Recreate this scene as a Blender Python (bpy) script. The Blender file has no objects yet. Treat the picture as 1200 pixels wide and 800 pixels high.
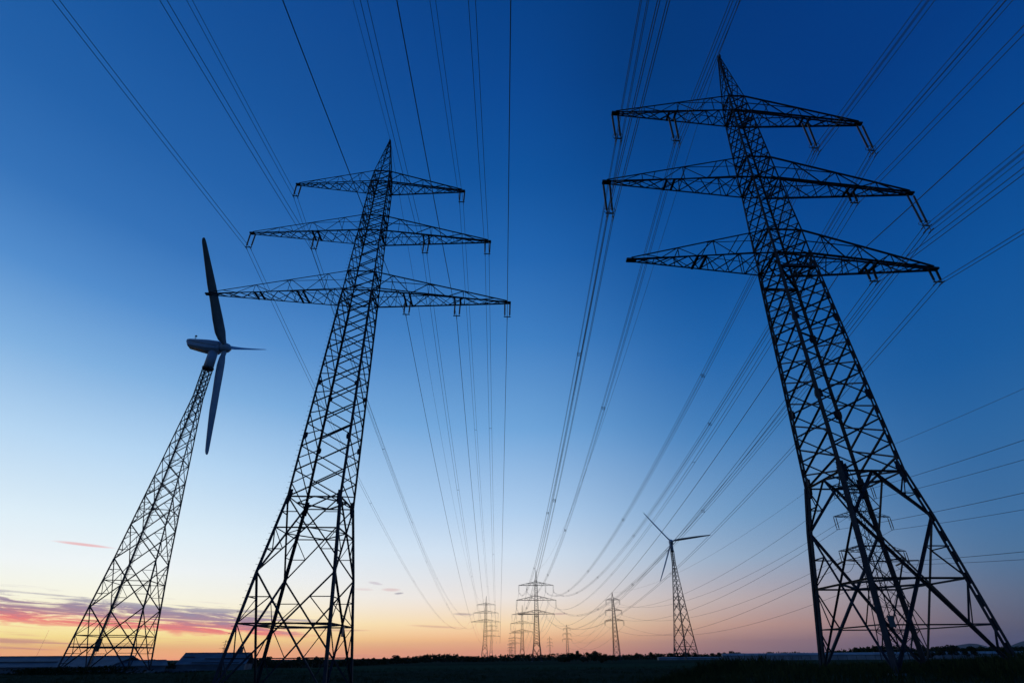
import bpy, math, random
from mathutils import Vector, Matrix

random.seed(7)
R = math.radians
sc = bpy.context.scene
COL = sc.collection

# ------------------------------------------------------------------ camera
cam_d = bpy.data.cameras.new('camera')
cam = bpy.data.objects.new('camera', cam_d)
COL.objects.link(cam)
cam_d.sensor_width = 36.0
cam_d.lens = 599.05 / 1200 * 36
cam_d.shift_x = -20.53 / 1200
cam_d.shift_y = 44.11 / 1200
cam_d.clip_start = 0.1
cam_d.clip_end = 40000
CAM = Vector((0, 0, 1.9))
HAZE = True
cam.matrix_world = (Matrix.Translation(CAM) @ Matrix.Rotation(R(90 + 28.536), 4, 'X')
                    @ Matrix.Rotation(R(-0.4265), 4, 'Z'))
sc.camera = cam

# ------------------------------------------------------------------ sky, sun, exposure
sc.view_settings.view_transform = 'Standard'
sc.view_settings.look = 'None'
sc.view_settings.exposure = 0.0
sc.view_settings.gamma = 1.0
sc.view_settings.use_curve_mapping = False


def lin(c):
    c = c / 255.0
    return c / 12.92 if c <= 0.04045 else ((c + 0.055) / 1.055) ** 2.4


def rgb(r, g, b):
    return (lin(r), lin(g), lin(b), 1.0)


SKY = {  # elevation in degrees -> sky colour, for four compass directions
    'sunset': (-42, [(0, (255, 158, 108)), (0.8, (255, 184, 112)), (1.6, (255, 226, 140)), (2.8, (255, 243, 182)),
                     (4.5, (253, 250, 228)), (7, (243, 249, 250)), (10.3, (224, 241, 251)), (16.5, (182, 215, 244)),
                     (23, (127, 176, 224)), (29, (82, 141, 205)), (35, (52, 114, 184)), (42, (34, 97, 169)),
                     (50, (22, 84, 156)), (62, (12, 70, 142)), (90, (4, 46, 108))]),
    'middle': (-2, [(0, (208, 134, 112)), (0.6, (226, 154, 116)), (1.6, (250, 188, 132)), (3, (253, 220, 174)),
                    (5.4, (240, 232, 226)), (9.6, (212, 227, 243)), (14, (176, 207, 239)), (23, (112, 166, 219)),
                    (33, (64, 128, 195)), (42, (33, 101, 175)), (50, (14, 83, 157)), (58, (8, 71, 145)),
                    (65, (5, 64, 134)), (90, (3, 46, 108))]),
    'right': (24, [(0, (116, 94, 108)), (1.2, (160, 122, 122)), (2.6, (188, 148, 138)), (4.8, (184, 168, 170)),
                   (8.6, (146, 170, 198)), (12.5, (114, 156, 198)), (20.8, (66, 126, 186)), (29, (34, 102, 172)),
                   (37, (14, 84, 156)), (45, (6, 73, 145)), (52, (3, 64, 133)), (58, (2, 57, 122)), (90, (2, 44, 104))]),
    'dusk': (48, [(0, (66, 72, 104)), (1.0, (80, 82, 110)), (2.2, (90, 94, 116)), (4.2, (90, 106, 134)),
                  (7, (76, 114, 154)), (10, (64, 112, 161)), (16.6, (44, 103, 162)), (23, (24, 91, 158)),
                  (30, (12, 82, 153)), (36, (6, 73, 145)), (42, (3, 65, 137)), (48, (2, 58, 129)), (90, (2, 44, 104))]),
}

world = bpy.data.worlds.new('World')
sc.world = world
world.use_nodes = True
nt = world.node_tree
nt.nodes.clear()


def wn(kind, **kw):
    n = nt.nodes.new(kind)
    for k, v in kw.items():
        setattr(n, k, v)
    return n


def wmath(op, a, b=None, c=None, clamp=False):
    n = wn('ShaderNodeMath', operation=op, use_clamp=clamp)
    for i, v in enumerate((a, b, c)):
        if v is None:
            continue
        if isinstance(v, (int, float)):
            n.inputs[i].default_value = v
        else:
            nt.links.new(v, n.inputs[i])
    return n.outputs[0]


def wsmooth(v, lo, hi):
    n = wn('ShaderNodeMapRange', interpolation_type='SMOOTHSTEP')
    nt.links.new(v, n.inputs['Value'])
    n.inputs['From Min'].default_value = lo
    n.inputs['From Max'].default_value = hi
    return n.outputs[0]


def wmix(f, a, b):
    n = wn('ShaderNodeMix', data_type='RGBA')
    if isinstance(f, (int, float)):
        n.inputs[0].default_value = f
    else:
        nt.links.new(f, n.inputs[0])
    for i, v in ((6, a), (7, b)):
        if isinstance(v, tuple):
            n.inputs[i].default_value = v
        else:
            nt.links.new(v, n.inputs[i])
    return n.outputs[2]


tc = wn('ShaderNodeTexCoord')
sep = wn('ShaderNodeSeparateXYZ')
nt.links.new(tc.outputs['Generated'], sep.inputs[0])
el = wmath('MULTIPLY', wmath('ARCSINE', sep.outputs[2]), 180 / math.pi)
az = wmath('MULTIPLY', wmath('ARCTAN2', sep.outputs[0], sep.outputs[1]), 180 / math.pi)
fac = wmath('SQRT', wmath('DIVIDE', wmath('MAXIMUM', el, 0.0), 90.0), clamp=True)


def ramp(stops):
    n = wn('ShaderNodeValToRGB')
    cr = n.color_ramp
    cr.interpolation = 'LINEAR'
    e0 = cr.elements
    while len(e0) < len(stops):
        e0.new(0.5)
    for e, (d, c) in zip(e0, stops):
        e.position = math.sqrt(d / 90.0)
        e.color = rgb(*c)
    nt.links.new(fac, n.inputs[0])
    return n.outputs[0]


cS, cM, cR_, cD = [ramp(SKY[k][1]) for k in ('sunset', 'middle', 'right', 'dusk')]
sky = wmix(wsmooth(az, -40, -3), cS, cM)
sky = wmix(wsmooth(az, -4, 25), sky, cR_)
sky = wmix(wsmooth(az, 20, 44), sky, cD)
sky = wmix(wsmooth(az, -75, -150), sky, cD)          # the sky behind the photographer is the dark side

# thin evening clouds low on the left
comb = wn('ShaderNodeCombineXYZ')
nt.links.new(wmath('MULTIPLY', az, 0.2), comb.inputs[0])
tilt = wmath('ADD', el, wmath('MULTIPLY', wmath('ADD', az, 42.0), 0.045))   # streaks sink a little to the right
nt.links.new(wmath('MULTIPLY', tilt, 2.9), comb.inputs[1])
noi = wn('ShaderNodeTexNoise')
noi.inputs['Scale'].default_value = 1.0
noi.inputs['Detail'].default_value = 10.0
noi.inputs['Roughness'].default_value = 0.68
noi.inputs['Distortion'].default_value = 0.9
nt.links.new(comb.outputs[0], noi.inputs['Vector'])
nz = noi.outputs[0]
band = wmath('MULTIPLY', wsmooth(tilt, 1.9, 2.9), wsmooth(tilt, 5.5, 4.0))
band = wmath('MULTIPLY', band, wmath('MULTIPLY', wsmooth(az, -15, -26), wsmooth(az, -80, -60)))
cover = wmath('MULTIPLY', wsmooth(wmath('ADD', nz, wmath('MULTIPLY', band, 0.22)), 0.585, 0.75), band)
cl = wn('ShaderNodeValToRGB')
els = cl.color_ramp.elements
els.new(0.5); els.new(0.6)
for e, (p, c) in zip(els, ((0.30, (252, 152, 108)), (0.42, (238, 112, 112)), (0.51, (168, 122, 144)), (0.64, (142, 134, 162)))):
    e.position = p
    e.color = rgb(*c)
tj = wmath('ADD', tilt, wmath('MULTIPLY', wmath('SUBTRACT', nz, 0.5), 3.0))
nt.links.new(wmath('DIVIDE', tj, 7.0), cl.inputs[0])
sky = wmix(wmath('MULTIPLY', cover, 0.95), sky, cl.outputs[0])
# lower, thinner streaks just above the horizon
band2 = wmath('MULTIPLY', wsmooth(tilt, 0.5, 1.0), wsmooth(tilt, 2.4, 1.6))
band2 = wmath('MULTIPLY', band2, wsmooth(az, -8, -30))
comb2 = wn('ShaderNodeCombineXYZ')
nt.links.new(wmath('MULTIPLY', az, 0.10), comb2.inputs[0])
nt.links.new(wmath('MULTIPLY', tilt, 2.6), comb2.inputs[1])
noi2 = wn('ShaderNodeTexNoise')
noi2.inputs['Scale'].default_value = 1.0
noi2.inputs['Detail'].default_value = 5.0
nt.links.new(comb2.outputs[0], noi2.inputs['Vector'])
cov2 = wmath('MULTIPLY', wsmooth(noi2.outputs[0], 0.52, 0.66), band2)
sky = wmix(wmath('MULTIPLY', cov2, 0.7), sky, rgb(196, 124, 122))
# small single wisps and one pink condensation trail: azimuth, elevation, half sizes, slope, colour, strength
for a0, e0, sa, se, sl, c, k in ((-40.3, 8.40, 1.9, 0.13, -0.03, (238, 158, 158), 0.8),
                                 (-15.9, 6.64, 0.7, 0.12, -0.12, (196, 184, 196), 0.7),
                                 (-14.3, 6.10, 0.9, 0.13, 0.0, (216, 176, 176), 0.6),
                                 (-13.5, 5.78, 0.45, 0.10, 0.1, (150, 146, 160), 0.9),
                                 (-17.0, 6.05, 1.0, 0.14, 0.0, (222, 196, 196), 0.5),
                                 (-6.9, 3.88, 1.0, 0.10, -0.03, (160, 140, 144), 0.75),
                                 (2.9, 3.90, 0.8, 0.10, 0.0, (178, 140, 140), 0.7),
                                 (-18.5, 2.4, 2.6, 0.10, 0.0, (204, 158, 130), 0.7),
                                 (-9.5, 2.75, 2.6, 0.10, -0.05, (206, 160, 138), 0.6)):
    da = wmath('DIVIDE', wmath('SUBTRACT', az, a0), sa)
    de = wmath('DIVIDE', wmath('SUBTRACT', wmath('SUBTRACT', el, e0), wmath('MULTIPLY', wmath('SUBTRACT', az, a0), sl)), se)
    de = wmath('ADD', de, wmath('MULTIPLY', wmath('SUBTRACT', noi2.outputs[0], 0.5), 2.0))
    r2 = wmath('ADD', wmath('MULTIPLY', da, da), wmath('MULTIPLY', de, de))
    m = wmath('MULTIPLY', wsmooth(r2, 1.6, 0.0), k * 0.85)
    sky = wmix(m, sky, rgb(*c))

# real scattering sky of a sun just under the horizon, a small share of the whole
nish = wn('ShaderNodeTexSky', sky_type='NISHITA')
nish.sun_disc = False
nish.sun_elevation = R(-2.5)
nish.sun_rotation = R(-34)
bg1 = wn('ShaderNodeBackground')
# the afterglow is brightest close to the horizon under the sunset; a faint uneven veil over the whole sky
glow = wmath('MULTIPLY', wmath('POWER', 2.718, wmath('MULTIPLY', wmath('MAXIMUM', el, 0.0), -0.42)), wsmooth(az, 50, -20))
veil = wn('ShaderNodeTexNoise')
veil.inputs['Scale'].default_value = 2.2
veil.inputs['Detail'].default_value = 6.0
vm = wn('ShaderNodeMapping')
vm.inputs['Scale'].default_value = (1.0, 1.0, 3.5)
nt.links.new(tc.outputs['Generated'], vm.inputs[0])
nt.links.new(vm.outputs[0], veil.inputs['Vector'])
amt = wmath('ADD', wmath('MULTIPLY', glow, 0.42), wmath('ADD', 0.97, wmath('MULTIPLY', veil.outputs[0], 0.07)))
nt.links.new(amt, bg1.inputs[1])
hs = wn('ShaderNodeHueSaturation')
hs.inputs['Saturation'].default_value = 1.0
nt.links.new(sky, hs.inputs['Color'])
nt.links.new(hs.outputs[0], bg1.inputs[0])
bg2 = wn('ShaderNodeBackground')
bg2.inputs[1].default_value = 0.02
nt.links.new(nish.outputs[0], bg2.inputs[0])
add = wn('ShaderNodeAddShader')
nt.links.new(bg1.outputs[0], add.inputs[0])
nt.links.new(bg2.outputs[0], add.inputs[1])
wo = wn('ShaderNodeOutputWorld')
nt.links.new(add.outputs[0], wo.inputs[0])

sun_d = bpy.data.lights.new('sun', 'SUN')
sun_d.energy = 0.02                       # the sun itself has set: only the last afterglow
sun_d.angle = R(6)
sun_d.color = (1.0, 0.62, 0.38)
sun = bpy.data.objects.new('sun', sun_d)
COL.objects.link(sun)
sun.rotation_euler = (R(89), 0, R(214))    # shines from the left front, one degree above the horizon


# ------------------------------------------------------------------ materials
def mat(name, col, rough=0.6, metal=0.0, noise=None, bump=0.0, spec=0.5):
    m = bpy.data.materials.new(name)
    m.use_nodes = True
    t = m.node_tree
    b = t.nodes['Principled BSDF']
    b.inputs['Roughness'].default_value = rough
    b.inputs['Metallic'].default_value = metal
    b.inputs['Specular IOR Level'].default_value = spec
    if noise:
        scale, c2, detail = noise
        g = t.nodes.new('ShaderNodeTexCoord')
        n = t.nodes.new('ShaderNodeTexNoise')
        n.inputs['Scale'].default_value = scale
        n.inputs['Detail'].default_value = detail
        t.links.new(g.outputs['Object'], n.inputs['Vector'])
        r = t.nodes.new('ShaderNodeValToRGB')
        r.color_ramp.elements[0].position = 0.35
        r.color_ramp.elements[1].position = 0.68
        r.color_ramp.elements[0].color = (*col, 1)
        r.color_ramp.elements[1].color = (*c2, 1)
        t.links.new(n.outputs[0], r.inputs[0])
        t.links.new(r.outputs[0], b.inputs['Base Color'])
        if bump:
            bp = t.nodes.new('ShaderNodeBump')
            bp.inputs['Strength'].default_value = bump
            t.links.new(n.outputs[0], bp.inputs['Height'])
            t.links.new(bp.outputs[0], b.inputs['Normal'])
    else:
        b.inputs['Base Color'].default_value = (*col, 1)
    return m


M = {
    'steel': mat('weathered_steel', (0.016, 0.021, 0.029), 0.65, noise=(1.5, (0.035, 0.042, 0.052), 5), spec=0.14),
    'steel_far': mat('weathered_steel_plain', (0.025, 0.028, 0.034), 0.6),
    'porcelain': mat('brown_porcelain', (0.03, 0.018, 0.014), 0.3),
    'fitting': mat('galvanised_fitting', (0.06, 0.06, 0.065), 0.5),
    'cable': mat('aluminium_strand', (0.06, 0.065, 0.07), 0.6),
    'paint': mat('pale_grey_gelcoat', (0.25, 0.31, 0.4), 0.5, noise=(0.5, (0.33, 0.39, 0.47), 6), spec=0.3),
    'grey': mat('grey_rubber', (0.05, 0.05, 0.055), 0.6),
    'sign': mat('plate_enamel', (0.08, 0.08, 0.08), 0.5),
    'concrete': mat('concrete', (0.1, 0.1, 0.095), 0.9, noise=(3, (0.15, 0.15, 0.14), 6), bump=0.2),
    'roof': mat('roof_sheet', (0.08, 0.09, 0.11), 0.7, noise=(0.25, (0.13, 0.145, 0.165), 5), spec=0.1),
    'roof_seam': mat('roof_gutter', (0.05, 0.05, 0.055), 0.6),
    'facade': mat('facade_sheet', (0.06, 0.07, 0.09), 0.7, noise=(0.12, (0.16, 0.18, 0.2), 4), spec=0.1),
    'door': mat('door_paint', (0.07, 0.08, 0.1), 0.5),
    'film': mat('greenhouse_film', (0.16, 0.18, 0.2), 0.6, noise=(0.2, (0.24, 0.26, 0.28), 4), spec=0.1),
    'leaf': mat('leaf', (0.014, 0.022, 0.009), 0.8, noise=(0.6, (0.026, 0.038, 0.014), 3), spec=0.0),
    'leaf_pale': mat('leaf_pale', (0.02, 0.03, 0.013), 0.8, noise=(0.6, (0.034, 0.045, 0.02), 3), spec=0.0),
    'bark': mat('bark', (0.05, 0.038, 0.028), 0.9, noise=(4, (0.09, 0.07, 0.05), 5), bump=0.3),
    'grass': mat('grass_blades', (0.018, 0.03, 0.012), 0.8, noise=(0.08, (0.042, 0.058, 0.025), 4), spec=0.0),
    'hill': mat('wooded_hill', (0.02, 0.03, 0.03), 0.95, noise=(0.002, (0.035, 0.045, 0.04), 6), spec=0.0),
}


def ground_material():
    m = bpy.data.materials.new('field_ground')
    m.use_nodes = True
    t = m.node_tree
    b = t.nodes['Principled BSDF']
    b.inputs['Roughness'].default_value = 0.95
    b.inputs['Specular IOR Level'].default_value = 0.0
    g = t.nodes.new('ShaderNodeTexCoord')
    mp = t.nodes.new('ShaderNodeMapping')
    mp.inputs['Scale'].default_value = (0.004, 0.016, 1)
    mp.inputs['Rotation'].default_value = (0, 0, R(6))
    t.links.new(g.outputs['Object'], mp.inputs[0])
    v = t.nodes.new('ShaderNodeTexVoronoi')           # strips of different crops
    v.inputs['Scale'].default_value = 1.0
    t.links.new(mp.outputs[0], v.inputs['Vector'])
    r = t.nodes.new('ShaderNodeValToRGB')
    e = r.color_ramp.elements
    e[0].position = 0.0
    e[0].color = (0.03, 0.044, 0.024, 1)
    e[1].position = 1.0
    e[1].color = (0.05, 0.075, 0.042, 1)
    x = e.new(0.45); x.color = (0.046, 0.054, 0.034, 1)
    x = e.new(0.7); x.color = (0.036, 0.056, 0.03, 1)
    sx = t.nodes.new('ShaderNodeSeparateColor')
    t.links.new(v.outputs['Color'], sx.inputs[0])
    t.links.new(sx.outputs[0], r.inputs[0])
    n = t.nodes.new('ShaderNodeTexNoise')
    n.inputs['Scale'].default_value = 0.7
    n.inputs['Detail'].default_value = 8
    t.links.new(g.outputs['Object'], n.inputs['Vector'])
    mx = t.nodes.new('ShaderNodeMix')
    mx.data_type = 'RGBA'
    mx.blend_type = 'MULTIPLY'
    mx.inputs[0].default_value = 0.8
    rr = t.nodes.new('ShaderNodeValToRGB')
    rr.color_ramp.elements[0].position = 0.3
    rr.color_ramp.elements[0].color = (0.45, 0.45, 0.45, 1)
    rr.color_ramp.elements[1].position = 0.75
    rr.color_ramp.elements[1].color = (1.3, 1.3, 1.2, 1)
    t.links.new(n.outputs[0], rr.inputs[0])
    t.links.new(r.outputs[0], mx.inputs[6])
    t.links.new(rr.outputs[0], mx.inputs[7])
    t.links.new(mx.outputs[2], b.inputs['Base Color'])
    bp = t.nodes.new('ShaderNodeBump')
    bp.inputs['Strength'].default_value = 0.6
    bp.inputs['Distance'].default_value = 0.2
    t.links.new(n.outputs[0], bp.inputs['Height'])
    t.links.new(bp.outputs[0], b.inputs['Normal'])
    return m


M['ground'] = ground_material()


# ------------------------------------------------------------------ mesh helpers
WF = 1.0      # steel section scale of the pylon being built


class MB:
    """Collects bars, boxes and tubes and links them as one mesh object."""

    def __init__(self):
        self.v, self.f = [], []

    def add(self, vs, fs):
        n = len(self.v)
        self.v += [tuple(p) for p in vs]
        self.f += [tuple(i + n for i in f) for f in fs]

    def prism(self, p, q, prof, hint=None, prof2=None):
        p, q = Vector(p), Vector(q)
        d = q - p
        if d.length < 1e-6:
            return
        d.normalize()
        h = Vector(hint) if hint is not None else Vector((0, 0, 1))
        a = h - d * h.dot(d)
        if a.length < 1e-3:
            h = Vector((0.6, 0.8, 0))
            a = h - d * h.dot(d)
        a.normalize()
        b = d.cross(a)
        n = len(prof)
        prof2 = prof2 or prof
        vs = [p + a * y + b * x for x, y in prof] + [q + a * y + b * x for x, y in prof2]
        fs = [(i, (i + 1) % n, n + (i + 1) % n, n + i) for i in range(n)]
        fs += [tuple(reversed(range(n))), tuple(range(n, 2 * n))]
        self.add(vs, fs)

    def angle(self, p, q, w, hint=None, t=None, flip=1):
        """an L-shaped steel section"""
        w = w * WF
        t = t or max(0.012, w * 0.13)
        o = w * 0.35
        pr = [(0, 0), (w, 0), (w, t), (t, t), (t, w), (0, w)]
        self.prism(p, q, [((x - o) * flip, y - o) for x, y in pr][::flip], hint)

    def flat(self, p, q, w, t, hint=None):
        self.prism(p, q, [(-w / 2, -t / 2), (w / 2, -t / 2), (w / 2, t / 2), (-w / 2, t / 2)], hint)

    def rod(self, p, q, r, n=6, r2=None):
        c = [(math.cos(2 * math.pi * i / n), math.sin(2 * math.pi * i / n)) for i in range(n)]
        r2 = r if r2 is None else r2
        self.prism(p, q, [(x * r, y * r) for x, y in c], None, [(x * r2, y * r2) for x, y in c])

    def box(self, lo, hi):
        x0, y0, z0 = lo
        x1, y1, z1 = hi
        vs = [(x0, y0, z0), (x1, y0, z0), (x1, y1, z0), (x0, y1, z0), (x0, y0, z1), (x1, y0, z1), (x1, y1, z1), (x0, y1, z1)]
        self.add(vs, [(0, 3, 2, 1), (4, 5, 6, 7), (0, 1, 5, 4), (1, 2, 6, 5), (2, 3, 7, 6), (3, 0, 4, 7)])

    def tube(self, pts, r, n=5):
        """a smooth tube along a list of points"""
        pts = [Vector(p) for p in pts]
        base = len(self.v)
        k = len(pts)
        for i, p in enumerate(pts):
            d = (pts[min(i + 1, k - 1)] - pts[max(i - 1, 0)]).normalized()
            h = Vector((0, 0, 1)) if abs(d.z) < 0.95 else Vector((1, 0, 0))
            a = (h - d * h.dot(d)).normalized()
            b = d.cross(a)
            for j in range(n):
                an = 2 * math.pi * j / n
                self.v.append(tuple(p + a * (math.cos(an) * r) + b * (math.sin(an) * r)))
        for i in range(k - 1):
            for j in range(n):
                a0 = base + i * n + j
                a1 = base + i * n + (j + 1) % n
                self.f.append((a0, a1, a1 + n, a0 + n))
        self.f.append(tuple(base + j for j in reversed(range(n))))
        self.f.append(tuple(base + (k - 1) * n + j for j in range(n)))

    def lathe(self, p, q, prof, n=8):
        """radii along the axis p-q: prof = [(t, r), ...]"""
        p, q = Vector(p), Vector(q)
        d = (q - p)
        ax = d.normalized()
        h = Vector((0, 0, 1)) if abs(ax.z) < 0.9 else Vector((1, 0, 0))
        a = (h - ax * h.dot(ax)).normalized()
        b = ax.cross(a)
        base = len(self.v)
        for t, r in prof:
            for j in range(n):
                an = 2 * math.pi * j / n
                self.v.append(tuple(p + d * t + a * (math.cos(an) * r) + b * (math.sin(an) * r)))
        for i in range(len(prof) - 1):
            for j in range(n):
                a0 = base + i * n + j
                a1 = base + i * n + (j + 1) % n
                self.f.append((a0, a1, a1 + n, a0 + n))
        self.f.append(tuple(base + j for j in reversed(range(n))))
        self.f.append(tuple(base + (len(prof) - 1) * n + j for j in range(n)))

    def build(self, name, m, parent=None, smooth=False):
        me = bpy.data.meshes.new(name)
        me.from_pydata(self.v, [], self.f)
        me.materials.append(m)
        if smooth:
            for p in me.polygons:
                p.use_smooth = True
        o = bpy.data.objects.new(name, me)
        COL.objects.link(o)
        o.parent = parent
        return o


def tag(o, label=None, cat=None, group=None, kind=None):
    if label: o['label'] = label
    if cat: o['category'] = cat
    if group: o['group'] = group
    if kind: o['kind'] = kind
    return o


def thing(name, label, cat, loc=(0, 0, 0), rz=0.0, group=None):
    o = bpy.data.objects.new(name, None)
    o.empty_display_size = 0.5
    COL.objects.link(o)
    o.location = loc
    o.rotation_euler = (0, 0, rz)
    return tag(o, label, cat, group)


def copy_tree(o, parent=None):
    c = o.copy()
    COL.objects.link(c)
    c.parent = parent
    for ch in list(o.children):
        copy_tree(ch, c)
    return c


def lerp(a, b, t):
    return Vector(a) + (Vector(b) - Vector(a)) * t


def sm(x, a, b):
    t = min(1, max(0, (x - a) / (b - a)))
    return t * t * (3 - 2 * t)


# ------------------------------------------------------------------ ground
def height(x, y):
    h = 0.0
    # low bank that the big right-hand pylon stands on
    d = math.hypot((x - 19.5) / 11.0, (y - 27.0) / 10.0)
    h += 1.15 * (1 - sm(d, 0.75, 1.7))
    d = math.hypot((x - 33) / 11.0, (y - 28.0) / 10.0)
    h += 0.55 * (1 - sm(d, 0.3, 1.6))
    # the land falls a little to the left far side
    h -= 2.3 * min(1, max(0, (y - 90) / 100)) * sm(-x, 50, 90) * (1 - sm(y, 330, 600))
    h += 3.0 * sm(x, 180, 420) * sm(y, 330, 700)
    h += 0.06 * math.sin(x * 0.21 + 1.3) * math.sin(y * 0.17) + 0.03 * math.sin(x * 0.6 + y * 0.45)
    return h


def build_ground():
    xs, ys = [], []

    def axis(n, near, far, p):
        return [near * t + (far - near) * abs(t) ** p * (1 if t > 0 else -1) for t in [i / n for i in range(-n, n + 1)]]
    ax = axis(110, 110, 14000, 5)
    me = MB()
    nx = len(ax)
    me.v = [(x, y + 30, height(x, y + 30)) for y in ax for x in ax]
    me.f = [(j * nx + i, j * nx + i + 1, (j + 1) * nx + i + 1, (j + 1) * nx + i) for j in range(nx - 1) for i in range(nx - 1)]
    o = me.build('ground', M['ground'], smooth=True)
    tag(o, kind='structure')
    # far ridge of hills beyond the plain on the right
    rnd = random.Random(3)
    hb = MB()
    cols = []
    D = 9000
    for i in range(0, 121):
        a = R(30 + i * 0.45)
        deg = math.degrees(a)
        hgt = 40 + 95 * math.exp(-((deg - 37.6) / 1.1) ** 2) + 70 * math.exp(-((deg - 36.3) / 1.2) ** 2) + 150 * sm(deg, 38.5, 40.8) \
            + 30 * math.sin(deg * 1.3) * sm(deg, 40, 42)
        hgt *= 0.8 * sm(deg, 34.6, 36.4)
        hgt += rnd.uniform(-3, 3)
        cols.append((a, max(2, hgt)))
    n = len(cols)
    for dd, k in ((0, 0.0), (500, 0.62), (1100, 1.0), (2600, 0.5), (4200, 0.0)):
        for a, hg in cols:
            r = D + dd
            hb.v.append((math.sin(a) * r, math.cos(a) * r, hg * k - (1.0 if k == 0 else 0) + 3))
    for k in range(4):
        for i in range(n - 1):
            hb.f.append((k * n + i, k * n + i + 1, (k + 1) * n + i + 1, (k + 1) * n + i))
    o = hb.build('hills', M['hill'], smooth=True)
    tag(o, kind='structure')


build_ground()


# ------------------------------------------------------------------ lattice pylons
LEGS = ((-1, -1), (1, -1), (1, 1), (-1, 1))      # near left, near right, far right, far left (local)


class Spec:
    pass


def pylon_spec(which):
    s = Spec()
    if which == 'heavy':       # the pylon on the bank, right
        s.base = 1.15
        s.prof = [(1.15, 2.63), (7.62, 1.92), (9.94, 1.597), (24.58, 1.147), (26.61, 1.117), (31.83, 0.938), (34.09, 0.885),
                  (39.76, 0.72), (41.75, 0.63), (48.4, 0.05)]
        s.mid, s.hor, s.waist = 7.62, 4.86, 9.94
        s.kbrace = True
        s.arms = [(24.58, 26.61, 10.535), (31.83, 34.09, 11.58), (39.76, 41.75, 10.235)]
        s.apex = 48.4
        s.leg_w = (0.2, 0.155, 0.11)
        s.double = True
        s.body = 11
        s.diag = 0.115
        s.ins = [  # arm index, position along the arm, string length, long?, separation at the top
            (2, -10.0, 3.0, True), (2, -5.45, 3.0, True), (1, -11.3, 3.05, True), (2, 5.45, 3.2, True), (2, 10.0, 3.2, True),
            (1, 11.3, 3.2, True), (1, 6.75, 1.15, False), (0, 5.75, 1.15, False), (0, 10.15, 1.05, False)]
        s.beams = [(0, -5.75), (1, -6.75)]
        s.bolt_legs = (0,)
    else:                      # the taller pylon, left
        s.base = 0.0
        s.prof = [(0.0, 3.34), (7.09, 2.565), (12.37, 1.89), (31.84, 1.32), (34.1, 1.26), (39.57, 1.095), (41.61, 1.065),
                  (46.79, 0.922), (48.51, 0.81), (54.64, 0.05)]
        s.mid, s.hor, s.waist = 7.09, 3.93, 12.37
        s.kbrace = False
        s.hor2 = 10.08
        s.arms = [(31.84, 34.1, 14.21), (39.57, 41.61, 12.09), (46.79, 48.51, 9.04)]
        s.apex = 54.64
        s.leg_w = (0.2, 0.165, 0.11)
        s.double = False
        s.body = 11
        s.diag = 0.12
        s.ins = [(2, -8.75, 1.7, False), (2, 8.75, 1.6, False), (1, -11.8, 1.8, False), (1, -5.5, 1.7, False), (1, 5.5, 1.75, False),
                 (1, 11.75, 1.6, False), (0, 4.45, 1.65, False), (0, 9.15, 1.65, False), (0, 13.9, 1.6, False)]
        s.beams = [(0, -5.3), (0, -9.3)]
        s.bolt_legs = (0,)
    return s


def wid(s, z):
    p = s.prof
    for (z0, w0), (z1, w1) in zip(p, p[1:]):
        if z <= z1:
            return w0 + (w1 - w0) * (z - z0) / (z1 - z0)
    return p[-1][1]


def corner(s, i, z):
    w = wid(s, z)
    a, b = LEGS[i % 4]
    return Vector((a * w, b * w, z - s.base))


def insulator(parent, x, zb, length, long_, quad, single):
    """two hanging strings with a yoke below; returns nothing, built in the pylon's own frame"""
    top, bot = (0.235, 0.19) if long_ else (0.25, 0.22)
    if not long_:
        bot = 0.23
    for s in (-1, 1):
        m = MB()
        p = Vector((x + s * top, 0, zb - 0.08))
        q = Vector((x + s * bot, 0, zb - length))
        n = 22 if long_ else 12
        pr = [(0, 0.025), (0.06, 0.025)]
        for i in range(n):
            t0 = 0.07 + 0.86 * i / n
            t1 = 0.07 + 0.86 * (i + 0.55) / n
            pr += [(t0, 0.045), (t0 + 0.004, 0.085), (t1, 0.05)]
        pr += [(0.94, 0.025), (1, 0.025)]
        m.lathe(p, q, pr, 8)
        m.build('insulator', M['porcelain'], parent)
    y = MB()
    y.flat((x - bot - 0.1, 0, zb - length - 0.04), (x + bot + 0.1, 0, zb - length - 0.04), 0.09, 0.05)
    if long_:
        for s in (-1, 1):                                   # arcing rings round the lower ends
            c = Vector((x + s * bot, 0, zb - length + 0.24))
            y.tube([c + Vector((math.cos(a) * 0.2, math.sin(a) * 0.2, 0)) for a in [2 * math.pi * k / 16 for k in range(17)]], 0.018, 5)
    if single:
        y.rod((x, 0, zb - length), (x, 0, zb - length - 0.22), 0.03)
        y.rod((x, -0.22, zb - length - 0.22), (x, 0.22, zb - length - 0.22), 0.035)
    else:
        for s in (-1, 1):
            xx = x + s * 0.2
            lo = 0.52 if quad else 0.2
            y.rod((xx, 0, zb - length), (xx, 0, zb - length - lo), 0.025)
            y.rod((xx, -0.25, zb - length - 0.15), (xx, 0.25, zb - length - 0.15), 0.035)
            if quad:
                y.rod((xx, -0.25, zb - length - lo), (xx, 0.25, zb - length - lo), 0.035)
    y.build('yoke', M['fitting'], parent)


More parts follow.
